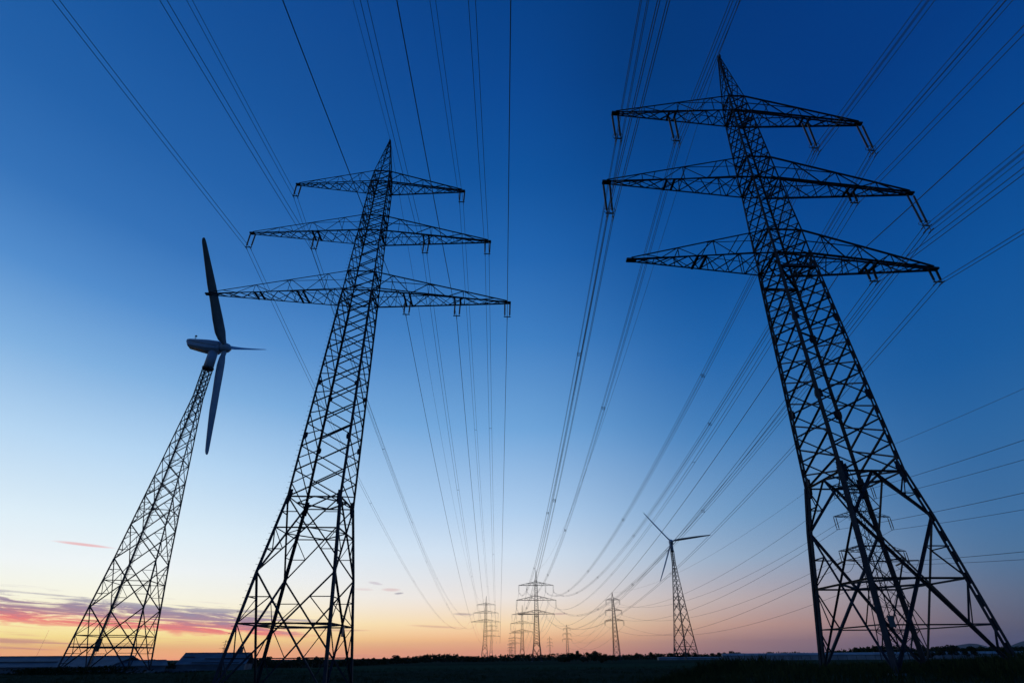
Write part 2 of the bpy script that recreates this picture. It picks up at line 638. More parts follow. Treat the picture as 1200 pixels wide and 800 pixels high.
def pylon_meshes(s, far=False):
    """mesh builders of the parts of one lattice pylon"""
    legs = []
    zs = [s.base, s.mid, s.waist, s.arms[0][0], s.arms[0][1], s.arms[1][0], s.arms[1][1], s.arms[2][0], s.arms[2][1], s.apex]
    gusset = [[] for _ in range(4)]
    for i, (a, b) in enumerate(LEGS):
        m = MB()
        out = Vector((a, b, 0)).normalized()
        for z0, z1 in zip(zs, zs[1:]):
            p, q = corner(s, i, z0), corner(s, i, z1)
            if z0 >= s.arms[2][1]:
                w = s.leg_w[2] * 0.75
            elif z0 >= s.arms[0][0]:
                w = s.leg_w[2]
            elif z0 >= s.waist:
                w = s.leg_w[1]
            else:
                w = s.leg_w[0]
            hint = Vector((-a, 0, 0)) if a * b > 0 else Vector((0, -b, 0))
            if s.double and z0 < s.arms[0][0]:
                g = 0.062
                ha, hc = w * 0.25, w * 0.55
                for k in (-1, 1):                             # two built-up halves with a slit between them
                    e = out * (0.027 + ha) * k
                    m.prism(p + e, q + e, [(-hc, -ha), (hc, -ha), (hc, ha), (-hc, ha)], out)
                ln = (q - p).length
                nb = max(2, int(ln / 0.85))
                for k in range(nb + 1):
                    c = lerp(p, q, k / nb)
                    d = (q - p).normalized() * 0.24
                    m.prism(c - d, c + d, [(-0.04, -0.08), (0.04, -0.08), (0.04, 0.08), (-0.04, 0.08)], out)
            else:
                m.angle(p, q, w, hint)
        if i in s.bolt_legs and not far:
            z = s.base + 2.5
            while z < s.arms[2][0]:
                c = corner(s, i, z)
                m.rod(c, c + Vector((a * 0.27, b * 0.02, 0)), 0.012, 4)
                z += 0.42
        # joint plates
        for z, sz in ((s.waist, 0.72), (s.waist + 4.4 * (1 if s.base else 1.1), 0.34), (s.waist + 9.6, 0.3)):
            gp = MB()
            gusset[i].append(gp)
            c = corner(s, i, z)
            ax = (corner(s, i, z + 0.5) - corner(s, i, z - 0.5)).normalized()
            for d in (Vector((-a, 0, 0)), Vector((0, -b, 0))):
                e = c + d * 0.1
                gp.prism(e - ax * sz * 0.75, e + ax * sz * 0.75,
                                [(-0.13, -0.014), (0.13, -0.014), (0.13, 0.014), (-0.13, 0.014)], Vector((0, 1, 0)) if abs(d.x) > 0.5 else Vector((1, 0, 0)))
                gp.prism(e - ax * sz * 0.42, e + ax * sz * 0.42,
                                [(-0.17, -0.016), (0.17, -0.016), (0.17, 0.016), (-0.17, 0.016)], Vector((0, 1, 0)) if abs(d.x) > 0.5 else Vector((1, 0, 0)))
        legs.append(m)
    faces = []
    dg, rd = s.diag, s.diag * 0.48
    for f in range(4):
        i, j = f, (f + 1) % 4
        m = MB()
        n = Vector(((LEGS[i][0] + LEGS[j][0]) / 2, (LEGS[i][1] + LEGS[j][1]) / 2, 0))
        C = lambda k, z: corner(s, k, z)
        mid2 = lambda z: (C(i, z) + C(j, z)) / 2
        # lower section: cross from the middle joints to the feet
        cz = s.hor
        cen = mid2(cz)
        for k, o in ((i, j), (j, i)):
            m.angle(C(k, s.mid), C(o, s.base), dg, n)
        m.angle(C(i, cz), C(j, cz), dg * 0.75, n)
        for k, o in ((i, j), (j, i)):
            # redundant members of the triangles beside the leg
            zt = (s.mid + cz) / 2
            m.angle(C(k, zt), lerp(cen, C(k, s.mid), 0.5), rd, n)
            m.angle(C(k, cz), lerp(cen, C(k, s.mid), 0.5), rd, n)
            zl = (cz + s.base) / 2
            dm = lerp(cen, C(k, s.base), 0.5)
            m.angle(C(k, cz), dm, rd, n)
            m.angle(C(k, zl), dm, rd, n)
            m.angle(C(k, zl), lerp(cen, C(k, s.base), 0.77), rd, n)
            m.angle(lerp(cen, C(k, s.base), 0.5), lerp(cen, C(k, s.base), 0.5) + (mid2(cz) - cen), rd, n)
        m.angle(lerp(cen, C(i, s.base), 0.5), lerp(cen, C(j, s.base), 0.5), rd, n)
        # upper section between the middle joints and the waist
        m.angle(C(i, s.waist), C(j, s.waist), dg * 0.8, n)
        if s.kbrace:
            top = mid2(s.waist)
            for k in (i, j):
                m.angle(top, C(k, s.mid), dg, n)
                a = C(k, (s.mid + s.waist) / 2)
                b = lerp(top, C(k, s.mid), 0.5)
                m.angle(a, b, rd, n)
                m.angle(C(k, s.waist), b, rd, n)
        else:
            for k, o in ((i, j), (j, i)):
                m.angle(C(k, s.waist), C(o, s.mid), dg * 0.85, n)
            m.angle(C(i, s.hor2), C(j, s.hor2), dg * 0.7, n)
            c2 = mid2(s.hor2)
            for k in (i, j):
                zt = (s.mid + s.hor2) / 2
                b = lerp(c2, C(k, s.mid), 0.5)
                m.angle(C(k, zt), b, rd, n)
                m.angle(C(k, s.hor2), b, rd, n)
                m.angle(C(k, (s.hor2 + s.waist) / 2), lerp(c2, C(k, s.waist), 0.5), rd, n)
        # body: crossed panels, half a panel offset on neighbouring faces
        sect = [(s.waist, s.arms[0][0], s.body), (s.arms[0][0], s.arms[0][1], 2), (s.arms[0][1], s.arms[1][0], 4), (s.arms[1][0], s.arms[1][1], 2),
                (s.arms[1][1], s.arms[2][0], 5), (s.arms[2][0], s.arms[2][1], 2), (s.arms[2][1], s.apex - 0.25, 6)]
        for si, (z0, z1, cnt) in enumerate(sect):
            bw = 0.085 if si == 0 else 0.07
            if si == 6:
                bw = 0.05
            ws = []
            z = z0
            wts = []
            for k in range(cnt):
                wts.append(wid(s, z0 + (z1 - z0) * (k + 0.5) / cnt) ** (0.8))
            tot = sum(wts)
            zz = [z0]
            for k in range(cnt):
                zz.append(zz[-1] + (z1 - z0) * wts[k] / tot)
            if f % 2 and si in (0, 2, 4):
                h = [z0] + [(zz[k] + zz[k + 1]) / 2 for k in range(cnt)] + [z1]
                zz = h
            for k, (za, zb) in enumerate(zip(zz, zz[1:])):
                m.angle(C(i, za), C(j, zb), bw, n)
                m.angle(C(j, za) - n * 0.03, C(i, zb) - n * 0.03, bw, n)
            if si:
                m.angle(C(i, z0), C(j, z0), 0.09, n)
        faces.append(m)
    # horizontal frames inside the pylon
    frs = []
    for z, w in ((s.waist, dg * 0.85), (s.hor, dg * 0.8)) + (((s.hor2, dg * 0.6),) if not s.kbrace else ()) + tuple((a[0], 0.08) for a in s.arms):
        fr = MB()
        frs.append(fr)
        mids = [(corner(s, f, z) + corner(s, f + 1, z)) / 2 for f in range(4)]
        for f in range(4):
            fr.angle(mids[f], mids[(f + 1) % 4], w)
    if s.kbrace:                                               # heavy stub frame under the lowest arms
        z = s.arms[0][0] - 1.15
        fr = MB()
        frs.append(fr)
        for f in (0, 2):
            fr.flat(corner(s, f, z), corner(s, f + 1, z), 0.16, 0.14)
        fr.flat(corner(s, 0, z), corner(s, 2, z), 0.14, 0.1)
    arms = []
    for ai, (zb, zt, L) in enumerate(s.arms):
        m = MB()
        wb, wt = wid(s, zb), wid(s, zt)
        z0, z1 = zb - s.base, zt - s.base
        cw = 0.11 if s.double else 0.1
        for sx in (-1, 1):
            tip = 0.14
            B = lambda t, sy: lerp((sx * wb, sy * wb, z0), (sx * (L - 0.3), sy * tip, z0), t)
            T = lambda t, sy: lerp((sx * wt, sy * wt, z1), (sx * (L - 0.3), sy * tip, z0 + 0.12), t)
            n = 8 if ai == 0 else 7
            ts = [1 - (1 - k / n) ** 1.12 for k in range(n + 1)]
            for sy in (-1, 1):
                m.angle(B(0, sy), B(1, sy), cw, (0, sy, 0))
                m.angle(T(0, sy), T(1, sy), cw * 0.85, (0, sy, 0))
                for k in range(n - 1):
                    a, b = ts[k], ts[k + 1]
                    if k % 2 == 0:
                        m.angle(B(a, sy) if k else B(0, sy), T(b, sy), 0.06, (0, sy, 0))
                    else:
                        m.angle(T(a, sy), B(b, sy), 0.06, (0, sy, 0))
                    if k % 2:
                        m.angle(T(a, sy), B(a, sy), 0.045, (0, sy, 0))
                if s.double or ai < 2:
                    hm = lerp(B(0, sy), T(0, sy), 0.52)
                    m.angle(hm, T(0.48, sy), 0.05, (0, sy, 0))
            # bottom plane: zigzag and cross struts
            nb = 10 if L > 12 else 8
            for k in range(nb):
                a, b = k / nb * 0.96, (k + 1) / nb * 0.96
                m.angle(B(a, -1), B(b, 1), 0.055, (0, 0, 1))
                m.angle(B(a, 1), B(b, -1), 0.055, (0, 0, 1))
            for k in range(1, nb, 3):
                m.angle(B(k / nb * 0.96, -1), B(k / nb * 0.96, 1), 0.05, (0, 0, 1))
            for k in range(1, 4):
                m.angle(T(k * 0.22, -1), T(k * 0.22, 1), 0.045, (0, 0, 1))
            # box-shaped arm end
            tl_ = 0.62 if s.double else 0.42
            m.box((min(sx * (L - tl_), sx * (L + 0.02)), -0.16, z0 - 0.06), (max(sx * (L - tl_), sx * (L + 0.02)), 0.16, z0 + 0.07))
        for bi, bx in [(a, x) for a, x, *_ in s.ins if abs(x) < s.arms[a][2] - 1.2] + s.beams:
            if bi != ai:
                continue
            sx = 1 if bx > 0 else -1
            t = (abs(bx) - wb) / (L - 0.3 - wb)
            hw = wb + (0.14 - wb) * t
            for e in (-0.27, 0.27):                             # double cross beam that carries a string
                m.flat((bx + e, -hw, z0 - 0.02), (bx + e, hw, z0 - 0.02), 0.15, 0.12)
        arms.append(m)
    peak = MB()
    zt = s.apex - s.base
    peak.flat((0, -0.25, zt - 0.25), (0, 0.25, zt - 0.25), 0.12, 0.3)
    peak.rod((0, 0, zt - 0.3), (0, 0, zt + 0.02), 0.05)
    foot = []
    for i in range(4):
        m = MB()
        c = corner(s, i, s.base)
        m.lathe((c.x, c.y, -0.9), (c.x, c.y, 0.1), [(0, 0.5), (0.92, 0.45), (1, 0.38)], 14)
        foot.append(m)
    return legs, faces, frs, arms, peak, gusset, foot


def build_pylon(which, loc, yaw, label, group):
    s = pylon_spec(which)
    root = thing('electricity_pylon', label, 'pylon', loc, yaw, group)
    legs, faces, fr, arms, peak, gusset, foot = pylon_meshes(s)
    for m, g, ft in zip(legs, gusset, foot):
        l = m.build('leg', M['steel'], root)
        for gp in g:
            gp.build('joint_plate', M['steel'], l)
        ft.build('foundation', M['concrete'], root)
    for m in faces:
        m.build('bracing', M['steel'], root)
    for m in fr:
        m.build('inner_frame', M['steel'], root)
    peak.build('peak', M['steel'], root)
    for ai, m in enumerate(arms):
        a = m.build('crossarm', M['steel'], root)
        for i, x, ln, lg in s.ins:
            if i == ai:
                insulator(a, x, s.arms[i][0] - s.base, ln, lg, lg, which == 'tall' and i == 0)
    return root, s


RP, LP = Vector((16.908, 26.145, 1.15)), Vector((-15.942, 38.839, 0.0))
RYAW, LYAW = R(3.0776), R(3.444)
pylR, specR = build_pylon('heavy', RP, RYAW,
                          'biggest steel lattice pylon standing on the dark bank, with dashed double-angle legs', 'large lattice pylons in the foreground')
pylL, specL = build_pylon('tall', LP, LYAW,
                          'tall steel lattice pylon between the near wind turbine and the open field, widest arms lowest', 'large lattice pylons in the foreground')
# small number plates bolted to the pylons
for root, s, i, z, sz in ((pylR, specR, 0, 3.1, 0.26), (pylL, specL, 2, 3.5, 0.36)):
    m = MB()
    c = corner(s, i, z)
    if i == 0:
        m.box((c.x + 0.2, c.y - 0.12, c.z - 0.2), (c.x + 0.2 + sz, c.y - 0.09, c.z + 0.24))
    else:
        c = (corner(s, 1, z) + corner(s, 2, z)) / 2 + Vector((0.05, 0, 0))
        m.box((c.x, c.y - 0.3, c.z - 0.28), (c.x + 0.05, c.y + 0.1, c.z + 0.36))
    m.build('number_plate', M['sign'], root)

# the pylons further along the same two lines
FARR = [(2.9, 318.1), (-8.8, 546.8), (-28.5, 986.7), (-49, 1440), (-72, 1960), (-95, 2500)]
FARL = [(-43.5, 537.6), (-64.1, 918.4)]


def far_pylon(which, loc, yaw, label, group):
    """one light mesh for a pylon only a few pixels wide"""
    s = pylon_spec(which)
    legs, faces, fr, arms, peak, gusset, foot = pylon_meshes(s, True)
    tot = MB()
    for m in legs + faces + arms + [peak]:
        tot.add(m.v, m.f)
    o = tot.build('electricity_pylon', M['steel_far'])
    o.location = loc
    o.rotation_euler = (0, 0, yaw)
    return tag(o, label, 'pylon', group)


GF = 'distant pylons receding along the lines'
WF = 1.5
pR2, _ = build_pylon('heavy', (0, 0, 0), 0, 'x', GF)
pR2.location = (FARR[0][0], FARR[0][1], 0)
pR2.rotation_euler = (0, 0, R(2.9))
pR2['label'] = 'largest of the distant pylons, in the middle of the horizon under the sagging wires'
pR2['group'] = GF
pR3 = copy_tree(pR2)
pR3.location = (FARR[1][0], FARR[1][1], 0)
pR3.rotation_euler = (0, 0, R(2.9))
pR3['label'] = 'second distant pylon, half hidden by the largest distant one'
pR3['group'] = GF
tiny = None
WF = 1.7
for k, (x, y) in enumerate(FARR[2:]):
    lab = ['small faded pylon third in the receding middle row', 'fainter tiny pylon fourth in the receding middle row',
           'very faint tiny pylon fifth in the receding middle row', 'faintest and last pylon of the receding middle row'][k]
    if tiny is None:
        tiny = far_pylon('heavy', (x, y, 0), R(2.8), lab, GF)
    else:
        o = tiny.copy()
        COL.objects.link(o)
        o.location = (x, y, 0)
        o['label'] = lab
WF = 1.5
pL2, _ = build_pylon('tall', (0, 0, 0), LYAW, 'x', GF)
pL2.location = (FARL[0][0], FARL[0][1], 0)
pL2['label'] = 'distant three-armed pylon with arms widening downward, left of the middle row'
pL2['group'] = GF
tl = far_pylon('tall', (FARL[1][0], FARL[1][1], 0), LYAW, 'smaller faded pylon just behind the wide-armed distant one', GF)
o = tl.copy()
COL.objects.link(o)
o.location = (-880, 1650, -1)
o.rotation_euler = (0, 0, R(20))
o['label'] = 'tiny faint pylon above the roof seen through the left pylon legs'


WF = 1.0


# ------------------------------------------------------------------ slim pylons of the third line
def slim_pylon(loc, yaw, label, wbase, wmid, tension):
    root = thing('electricity_pylon', label, 'pylon', loc, yaw, 'slim pylons of the crossing line')
    H = 31.0
    arms = [(16.41, 5.54), (21.82, 4.81), (26.93, 3.62)] if tension else [(17.74, 4.86), (22.42, 4.28), (27.39, 3.6)]
    prof = [(0, wbase), (16, wmid), (H - 3, 0.42), (H, 0.06)]

    def w(z):
        for (a, b), (c, d) in zip(prof, prof[1:]):
            if z <= c:
                return b + (d - b) * (z - a) / (c - a)
        return 0.06
    C = lambda i, z: Vector((LEGS[i % 4][0] * w(z), LEGS[i % 4][1] * w(z), z))
    zn = [0, 2.6, 5.0]
    while zn[-1] < H - 3.4:
        zn.append(zn[-1] + max(1.0, w(zn[-1]) * 1.7))
    zn.append(H - 0.1)
    for i in range(4):
        m = MB()
        for a, b in zip((0, 16, H - 3), (16, H - 3, H)):
            m.angle(C(i, a), C(i, b), 0.13 if a < 16 else 0.09)
        m.build('leg', M['steel'], root)
    m = MB()
    for f in range(4):
        for a, b in zip(zn, zn[1:]):
            m.angle(C(f, a), C(f + 1, b), 0.065)
            m.angle(C(f + 1, a), C(f, b), 0.065)
        for z in zn[1:4]:
            m.angle(C(f, z), C(f + 1, z), 0.07)
    m.build('bracing', M['steel'], root)
    for z, L in arms:
        m = MB()
        for sx in (-1, 1):
            for sy in (-1, 1):
                p0 = Vector((sx * w(z), sy * w(z), z))
                p1 = Vector((sx * w(z + 1.1), sy * w(z + 1.1), z + 1.1))
                tp = Vector((sx * L, sy * 0.08, z))
                m.angle(p0, tp, 0.08)
                m.angle(p1, tp, 0.07)
                for t in (0.3, 0.55, 0.78):
                    m.angle(lerp(p0, tp, t), lerp(p1, tp, t), 0.045)
                    m.angle(lerp(p0, tp, t - 0.25), lerp(p1, tp, t), 0.045)
            for t in (0.25, 0.5, 0.75):
                a = lerp((sx * w(z), -w(z), z), (sx * L, -0.08, z), t)
                m.angle(a, Vector((a.x, -a.y, a.z)), 0.045)
        a = m.build('crossarm', M['steel'], root)
        for sx in (-1, 1):
            for e in (-0.2, 0.2):
                m = MB()
                m.lathe((sx * L - sx * 0.2 + e, 0, z), (sx * L - sx * 0.2 + e, 0, z - 2.0),
                        [(0, 0.03), (0.08, 0.03), (0.1, 0.07), (0.9, 0.07), (0.92, 0.03), (1, 0.03)], 6)
                m.build('insulator', M['porcelain'], a)
            m = MB()
            m.flat((sx * L - sx * 0.2 - 0.3, 0, z - 2.03), (sx * L - sx * 0.2 + 0.3, 0, z - 2.03), 0.1, 0.06)
            m.build('yoke', M['fitting'], a)
    if tension:
        z, L = 14.95, 5.0
        m = MB()
        for sx in (-1, 1):
            for sy in (-1, 1):
                m.angle((sx * w(z), sy * w(z), z), (sx * L, 0, z), 0.08)
                m.angle((sx * w(z), sy * w(z), z + 0.7), (sx * L, 0, z + 0.05), 0.06)
        a = m.build('crossarm', M['steel'], root)
        for sx in (-1, 1):
            for sy in (-1, 1):
                for e in (-0.12, 0.12):
                    m = MB()
                    m.lathe((sx * L + e, sy * 0.2, z), (sx * (L + 0.1) + e, sy * 2.6, z - 0.35),
                            [(0, 0.03), (0.1, 0.03), (0.12, 0.1), (0.9, 0.1), (0.92, 0.03), (1, 0.03)], 6)
                    m.build('insulator', M['porcelain'], a)
            m = MB()
            m.tube([(sx * (L + 0.1), -2.6 + 5.2 * t, z - 0.35 - 5.6 * t * (1 - t)) for t in [k / 14 for k in range(15)]], 0.03, 5)
            m.build('jumper_loop', M['cable'], a)
    return root, arms


TB, TA = Vector((54.42, 84.82, 0)), Vector((41.56, 283.11, 0))
slim_pylon(TB, 0.06, 'slim lattice pylon seen through the legs of the biggest pylon', 2.3, 1.2, True)
WF = 1.5
slim_pylon(TA, 0.01, 'slim lattice pylon standing alone left of the far wind turbine', 1.7, 0.95, False)
FT = [(35.8, 575.2), (28.7, 905.4)]
r_, _ = slim_pylon((FT[0][0], FT[0][1], 0), 0.0, 'small slim pylon above the tree clump right of the middle row', 1.7, 0.95, False)
WF = 1.0
r2_ = copy_tree(r_)
r2_.location = (FT[1][0], FT[1][1], 0)
r2_['label'] = 'tiny faint slim pylon next to the biggest distant pylon'


# ------------------------------------------------------------------ conductors
def span_pts(p0, p1, sag, n=72):
    p0, p1 = Vector(p0), Vector(p1)
    out = []
    for k in range(n + 1):
        t = k / n
        p = lerp(p0, p1, t)
        p.z -= 4 * sag * t * (1 - t)
        out.append(p)
    return out


def to_world(loc, yaw, x, y, z):
    c, s_ = math.cos(yaw), math.sin(yaw)
    return Vector((loc[0] + c * x - s_ * y, loc[1] + s_ * x + c * y, z))


def conductor(label, back, here, front, offs, r, spacer, group, sag_b, sag_f, sp_gap=55.0, sp_ph=0.0):
    """one conductor (all the wires of a bundle and their spacers) over the spans each side of a pylon"""
    segs = []
    if back is not None:
        segs += [list(reversed(span_pts(here, back, sag_b, 90)))]
    if front is not None:
        segs += [span_pts(here, front, sag_f, 90)]
    pts = segs[0] if len(segs) == 1 else segs[0][:-1] + segs[1]
    if len(offs) == 1:
        m = MB()
        m.tube(pts, r, 5)
        return tag(m.build('power_line', M['cable']), label, 'power line', group)
    root = thing('power_line', label, 'power line', (0, 0, 0), 0, group)
    ax = Vector((1, 0.05, 0)).normalized()
    for ox, oz in offs:
        m = MB()
        m.tube([p + ax * ox + Vector((0, 0, oz)) for p in pts], r, 5)
        m.build('wire', M['cable'], root)
    if spacer:
        d = 0
        nxt = sp_gap * (0.5 + 0.6 * sp_ph)
        for a, b in zip(segs[-1], segs[-1][1:]):
            L = (b - a).length
            while nxt <= d + L:
                c = lerp(a, b, (nxt - d) / L)
                m = MB()
                q = [c + ax * ox + Vector((0, 0, oz)) for ox, oz in offs]
                if len(q) == 4:
                    for u, v in ((0, 1), (1, 3), (3, 2), (2, 0), (0, 3), (1, 2)):
                        m.rod(q[u], q[v], 0.02, 5)
                else:
                    m.rod(q[0], q[1], 0.03, 5)
                m.build('spacer', M['fitting'], root)
                nxt += sp_gap
            d += L
    return root


QUAD = [(-0.2, 0.0), (0.2, 0.0), (-0.2, -0.4), (0.2, -0.4)]
TWIN = [(-0.2, 0.0), (0.2, 0.0)]
WR = 0.02
G1 = 'wires carried by the biggest pylon'
G2 = 'wires carried by the left pylon'
# arm index, x, drop under the arm, wires, back shift in x, back sag, label
RW = [(2, -10.0, 3.15, QUAD, -6.0, 14.5, 'four-wire bundle from the left tip insulator of the biggest pylon top arm'),
      (2, -5.45, 3.15, QUAD, 6.8, 16.8, 'four-wire bundle from the inner left insulator of the biggest pylon top arm'),
      (1, -11.3, 3.2, QUAD, 1.7, 15.4, 'four-wire bundle from the left tip insulator of the biggest pylon middle arm'),
      (2, 5.45, 3.35, QUAD, 1.3, 16.0, 'four-wire bundle from the inner right insulator of the biggest pylon top arm'),
      (2, 10.0, 3.35, QUAD, 0.0, 14.5, 'four-wire bundle from the right tip insulator of the biggest pylon top arm'),
      (1, 11.3, 3.35, QUAD, -1.5, 14.3, 'four-wire bundle from the right tip insulator of the biggest pylon middle arm'),
      (1, 6.75, 1.3, TWIN, 1.0, 15.4, 'two-wire bundle from the inner right insulator of the biggest pylon middle arm'),
      (0, 5.75, 1.3, TWIN, -0.3, 15.1, 'two-wire bundle from the inner right insulator of the biggest pylon lowest arm'),
      (0, 10.15, 1.2, TWIN, 0.5, 16.0, 'two-wire bundle from the right tip insulator of the biggest pylon lowest arm'),
      (9, 0.0, 0.0, [(0, 0)], -1.5, 15.0, 'single earth wire running over the peak of the biggest pylon'),
      (8, 4.0, 0.0, [(0, 0)], 15.7, 10.1, 'single thick cable fixed inside the right half of the biggest pylon lowest arm')]
for k, (ai, x, dr, offs, dx, sb, lab) in enumerate(RW):
    z = {9: 48.4, 8: 24.5}.get(ai) or specR.arms[ai][0] - dr
    P = to_world(RP, RYAW, x, 0, z)
    a = R(-0.3416)
    back = P + Vector((math.sin(a) * 300 + dx, -math.cos(a) * 300, -1.27))
    F_ = to_world((FARR[0][0], FARR[0][1]), R(2.9), x, 0, z - 1.15)
    conductor(lab, back, P, F_, offs, WR * (1.3 if ai == 8 else 1.0), len(offs) > 1, G1, sb, 12.6 if ai != 9 else 10.5, 50 if len(offs) == 4 else 62, (k * 0.37) % 1)

LW = [(2, -8.75, 1.9, TWIN, 2.2, 9.0, 'two-wire bundle from the left insulator of the left pylon top arm'),
      (2, 8.75, 1.8, TWIN, -4.5, 10.2, 'two-wire bundle from the right insulator of the left pylon top arm'),
      (1, -11.8, 1.95, TWIN, -5.0, 7.6, 'two-wire bundle from the left tip insulator of the left pylon middle arm'),
      (1, -5.5, 1.9, TWIN, 3.1, 11.9, 'two-wire bundle from the inner left insulator of the left pylon middle arm'),
      (1, 5.5, 1.95, TWIN, -0.4, 7.5, 'two-wire bundle from the inner right insulator of the left pylon middle arm'),
      (1, 11.75, 1.8, TWIN, -0.3, 9.8, 'two-wire bundle from the right tip insulator of the left pylon middle arm'),
      (0, 4.45, 1.87, [(0, 0)], -0.5, 10.2, 'single wire from the innermost insulator of the left pylon lowest arm'),
      (0, 9.15, 1.87, [(0, 0)], 0.8, 10.7, 'single wire from the middle insulator of the left pylon lowest arm'),
      (0, 13.9, 1.82, [(0, 0)], 0.7, 9.8, 'single wire from the right tip insulator of the left pylon lowest arm'),
      (9, 0.0, 0.0, [(0, 0)], 0.0, 9.8, 'single earth wire running over the peak of the left pylon')]
for k, (ai, x, dr, offs, dx, sb, lab) in enumerate(LW):
    z = 54.64 if ai == 9 else specL.arms[ai][0] - dr
    P = to_world(LP, LYAW, x, 0, z)
    a = R(2.6766)
    back = P + Vector((math.sin(a) * 300 + dx, -math.cos(a) * 300, -3.74))
    F_ = to_world((FARL[0][0], FARL[0][1]), LYAW, x, 0, z)
    conductor(lab, back, P, F_, offs, WR * (1.25 if ai == 0 else 0.95), len(offs) > 1, G2, sb, 21.5, 62, (k * 0.41) % 1)

# onward spans between the distant pylons
G3 = 'faint wires between the distant pylons'
for n_, (A, B) in enumerate((((0, FARR[0], FARR[1])), ((1, FARR[1], FARR[2]))) if False else ((FARR[0], FARR[1]), (FARR[1], FARR[2]))):
    for ai, x, ln, lg in specR.ins:
        z = specR.arms[ai][0] - ln - 1.3
        side = 'left' if x < 0 else 'right'
        m = MB()
        m.tube(span_pts(to_world(A, R(2.9), x, 0, z), to_world(B, R(2.9), x, 0, z), 8 if n_ == 0 else 14, 30), 0.05, 4)
        tag(m.build('power_line', M['cable']),
            'faint sagging wire behind the largest distant pylon' if n_ == 0 else 'hair-thin wire between the small pylons of the middle row', 'power line',
            'faint wires behind the largest distant pylon' if n_ == 0 else 'hair-thin wires of the middle row')
for ai, x, ln, lg in specL.ins:
    z = specL.arms[ai][0] - ln - 0.2
    m = MB()
    m.tube(span_pts(to_world(FARL[0], LYAW, x, 0, z), to_world(FARL[1], LYAW, x, 0, z), 12, 30), 0.05, 4)
    tag(m.build('power_line', M['cable']), 'hair-thin wire between the two wide-armed distant pylons', 'power line', 'hair-thin wires of the left distant line')

# crossing line: off the right edge - slim pylon behind the legs - slim pylon in the field - beyond
G4 = 'wires of the crossing line'
AB = [(24.88, 3.42, 25.34, 3.4), (19.77, 4.61, 20.37, 4.08), (14.36, 5.34, 15.69, 4.66)]
an = R(-1.885)
names = ['top', 'middle', 'lowest']
for k, (zb, xb, za, xa) in enumerate(AB):
    for sx in (-1, 1):
        P = to_world(TB, 0.06, sx * xb, 0, zb)
        back = P + Vector((math.sin(an) * 220, -math.cos(an) * 220, 1.0))
        A = to_world(TA, 0.01, sx * xa, 0, za)
        conductor('wire on the %s end of the %s arm of the slim pylon behind big legs' % ('left' if sx < 0 else 'right', names[k]),
                  back, P, A, [(0, 0)], 0.026, False, G4, 7.7, 7.0)
        B = to_world(FT[0], 0, sx * xa, 0, za)
        m = MB()
        m.tube(span_pts(A, B, 9, 40), 0.035, 4)
        tag(m.build('power_line', M['cable']), 'faint far wire on the %s end of the %s arm of the lone slim pylon' % ('left' if sx < 0 else 'right', names[k]), 'power line',
            'faint wires of the crossing line')
P = Vector((TB.x, TB.y, 31))
conductor('thin earth wire over the peak of the slim pylon behind the biggest pylon', P + Vector((math.sin(an) * 220, -math.cos(an) * 220, 1.0)), P,
          Vector((TA.x, TA.y, 31)), [(0, 0)], 0.02, False, G4, 7.7, 5.0)


# ------------------------------------------------------------------ wind turbines on lattice towers
def blade_mesh(L, bend=0.0):
    """a tapering twisted aerofoil blade along +z, chord along x, thickness along y"""
    m = MB()
    st = [(0.0, 1.0, 1.0, 0), (0.05, 1.0, 1.0, 0), (0.09, 1.7, 0.62, 17), (0.16, 2.25, 0.34, 14), (0.28, 2.2, 0.25, 10), (0.45, 1.85, 0.21, 6),
          (0.6, 1.75, 0.2, 4), (0.75, 1.4, 0.2, 2), (0.88, 1.08, 0.2, 0), (0.965, 0.85, 0.2, -1), (0.99, 0.6, 0.2, -2), (1.0, 0.25, 0.2, -2)]
    n = 14
    for t, c, th, tw in st:
        for j in range(n):
            a = 2 * math.pi * j / n
            x = math.cos(a) * 0.5
            y = math.sin(a) * 0.5 * th * (1 if th > 0.9 else (1 - 0.75 * (0.5 - x) if x < 0.5 else 1) * 1.1)
            px = (x + (0.18 if th < 0.9 else 0)) * c
            py = y * c
            ct, s_ = math.cos(R(tw)), math.sin(R(tw))
            m.v.append((px * ct - py * s_, px * s_ + py * ct + bend * t * t * t, t * L))
    k = len(st)
    for i in range(k - 1):
        for j in range(n):
            m.f.append((i * n + j, i * n + (j + 1) % n, (i + 1) * n + (j + 1) % n, (i + 1) * n + j))
    m.f.append(tuple(reversed(range(n))))
    m.f.append(tuple((k - 1) * n + j for j in range(n)))
    return m


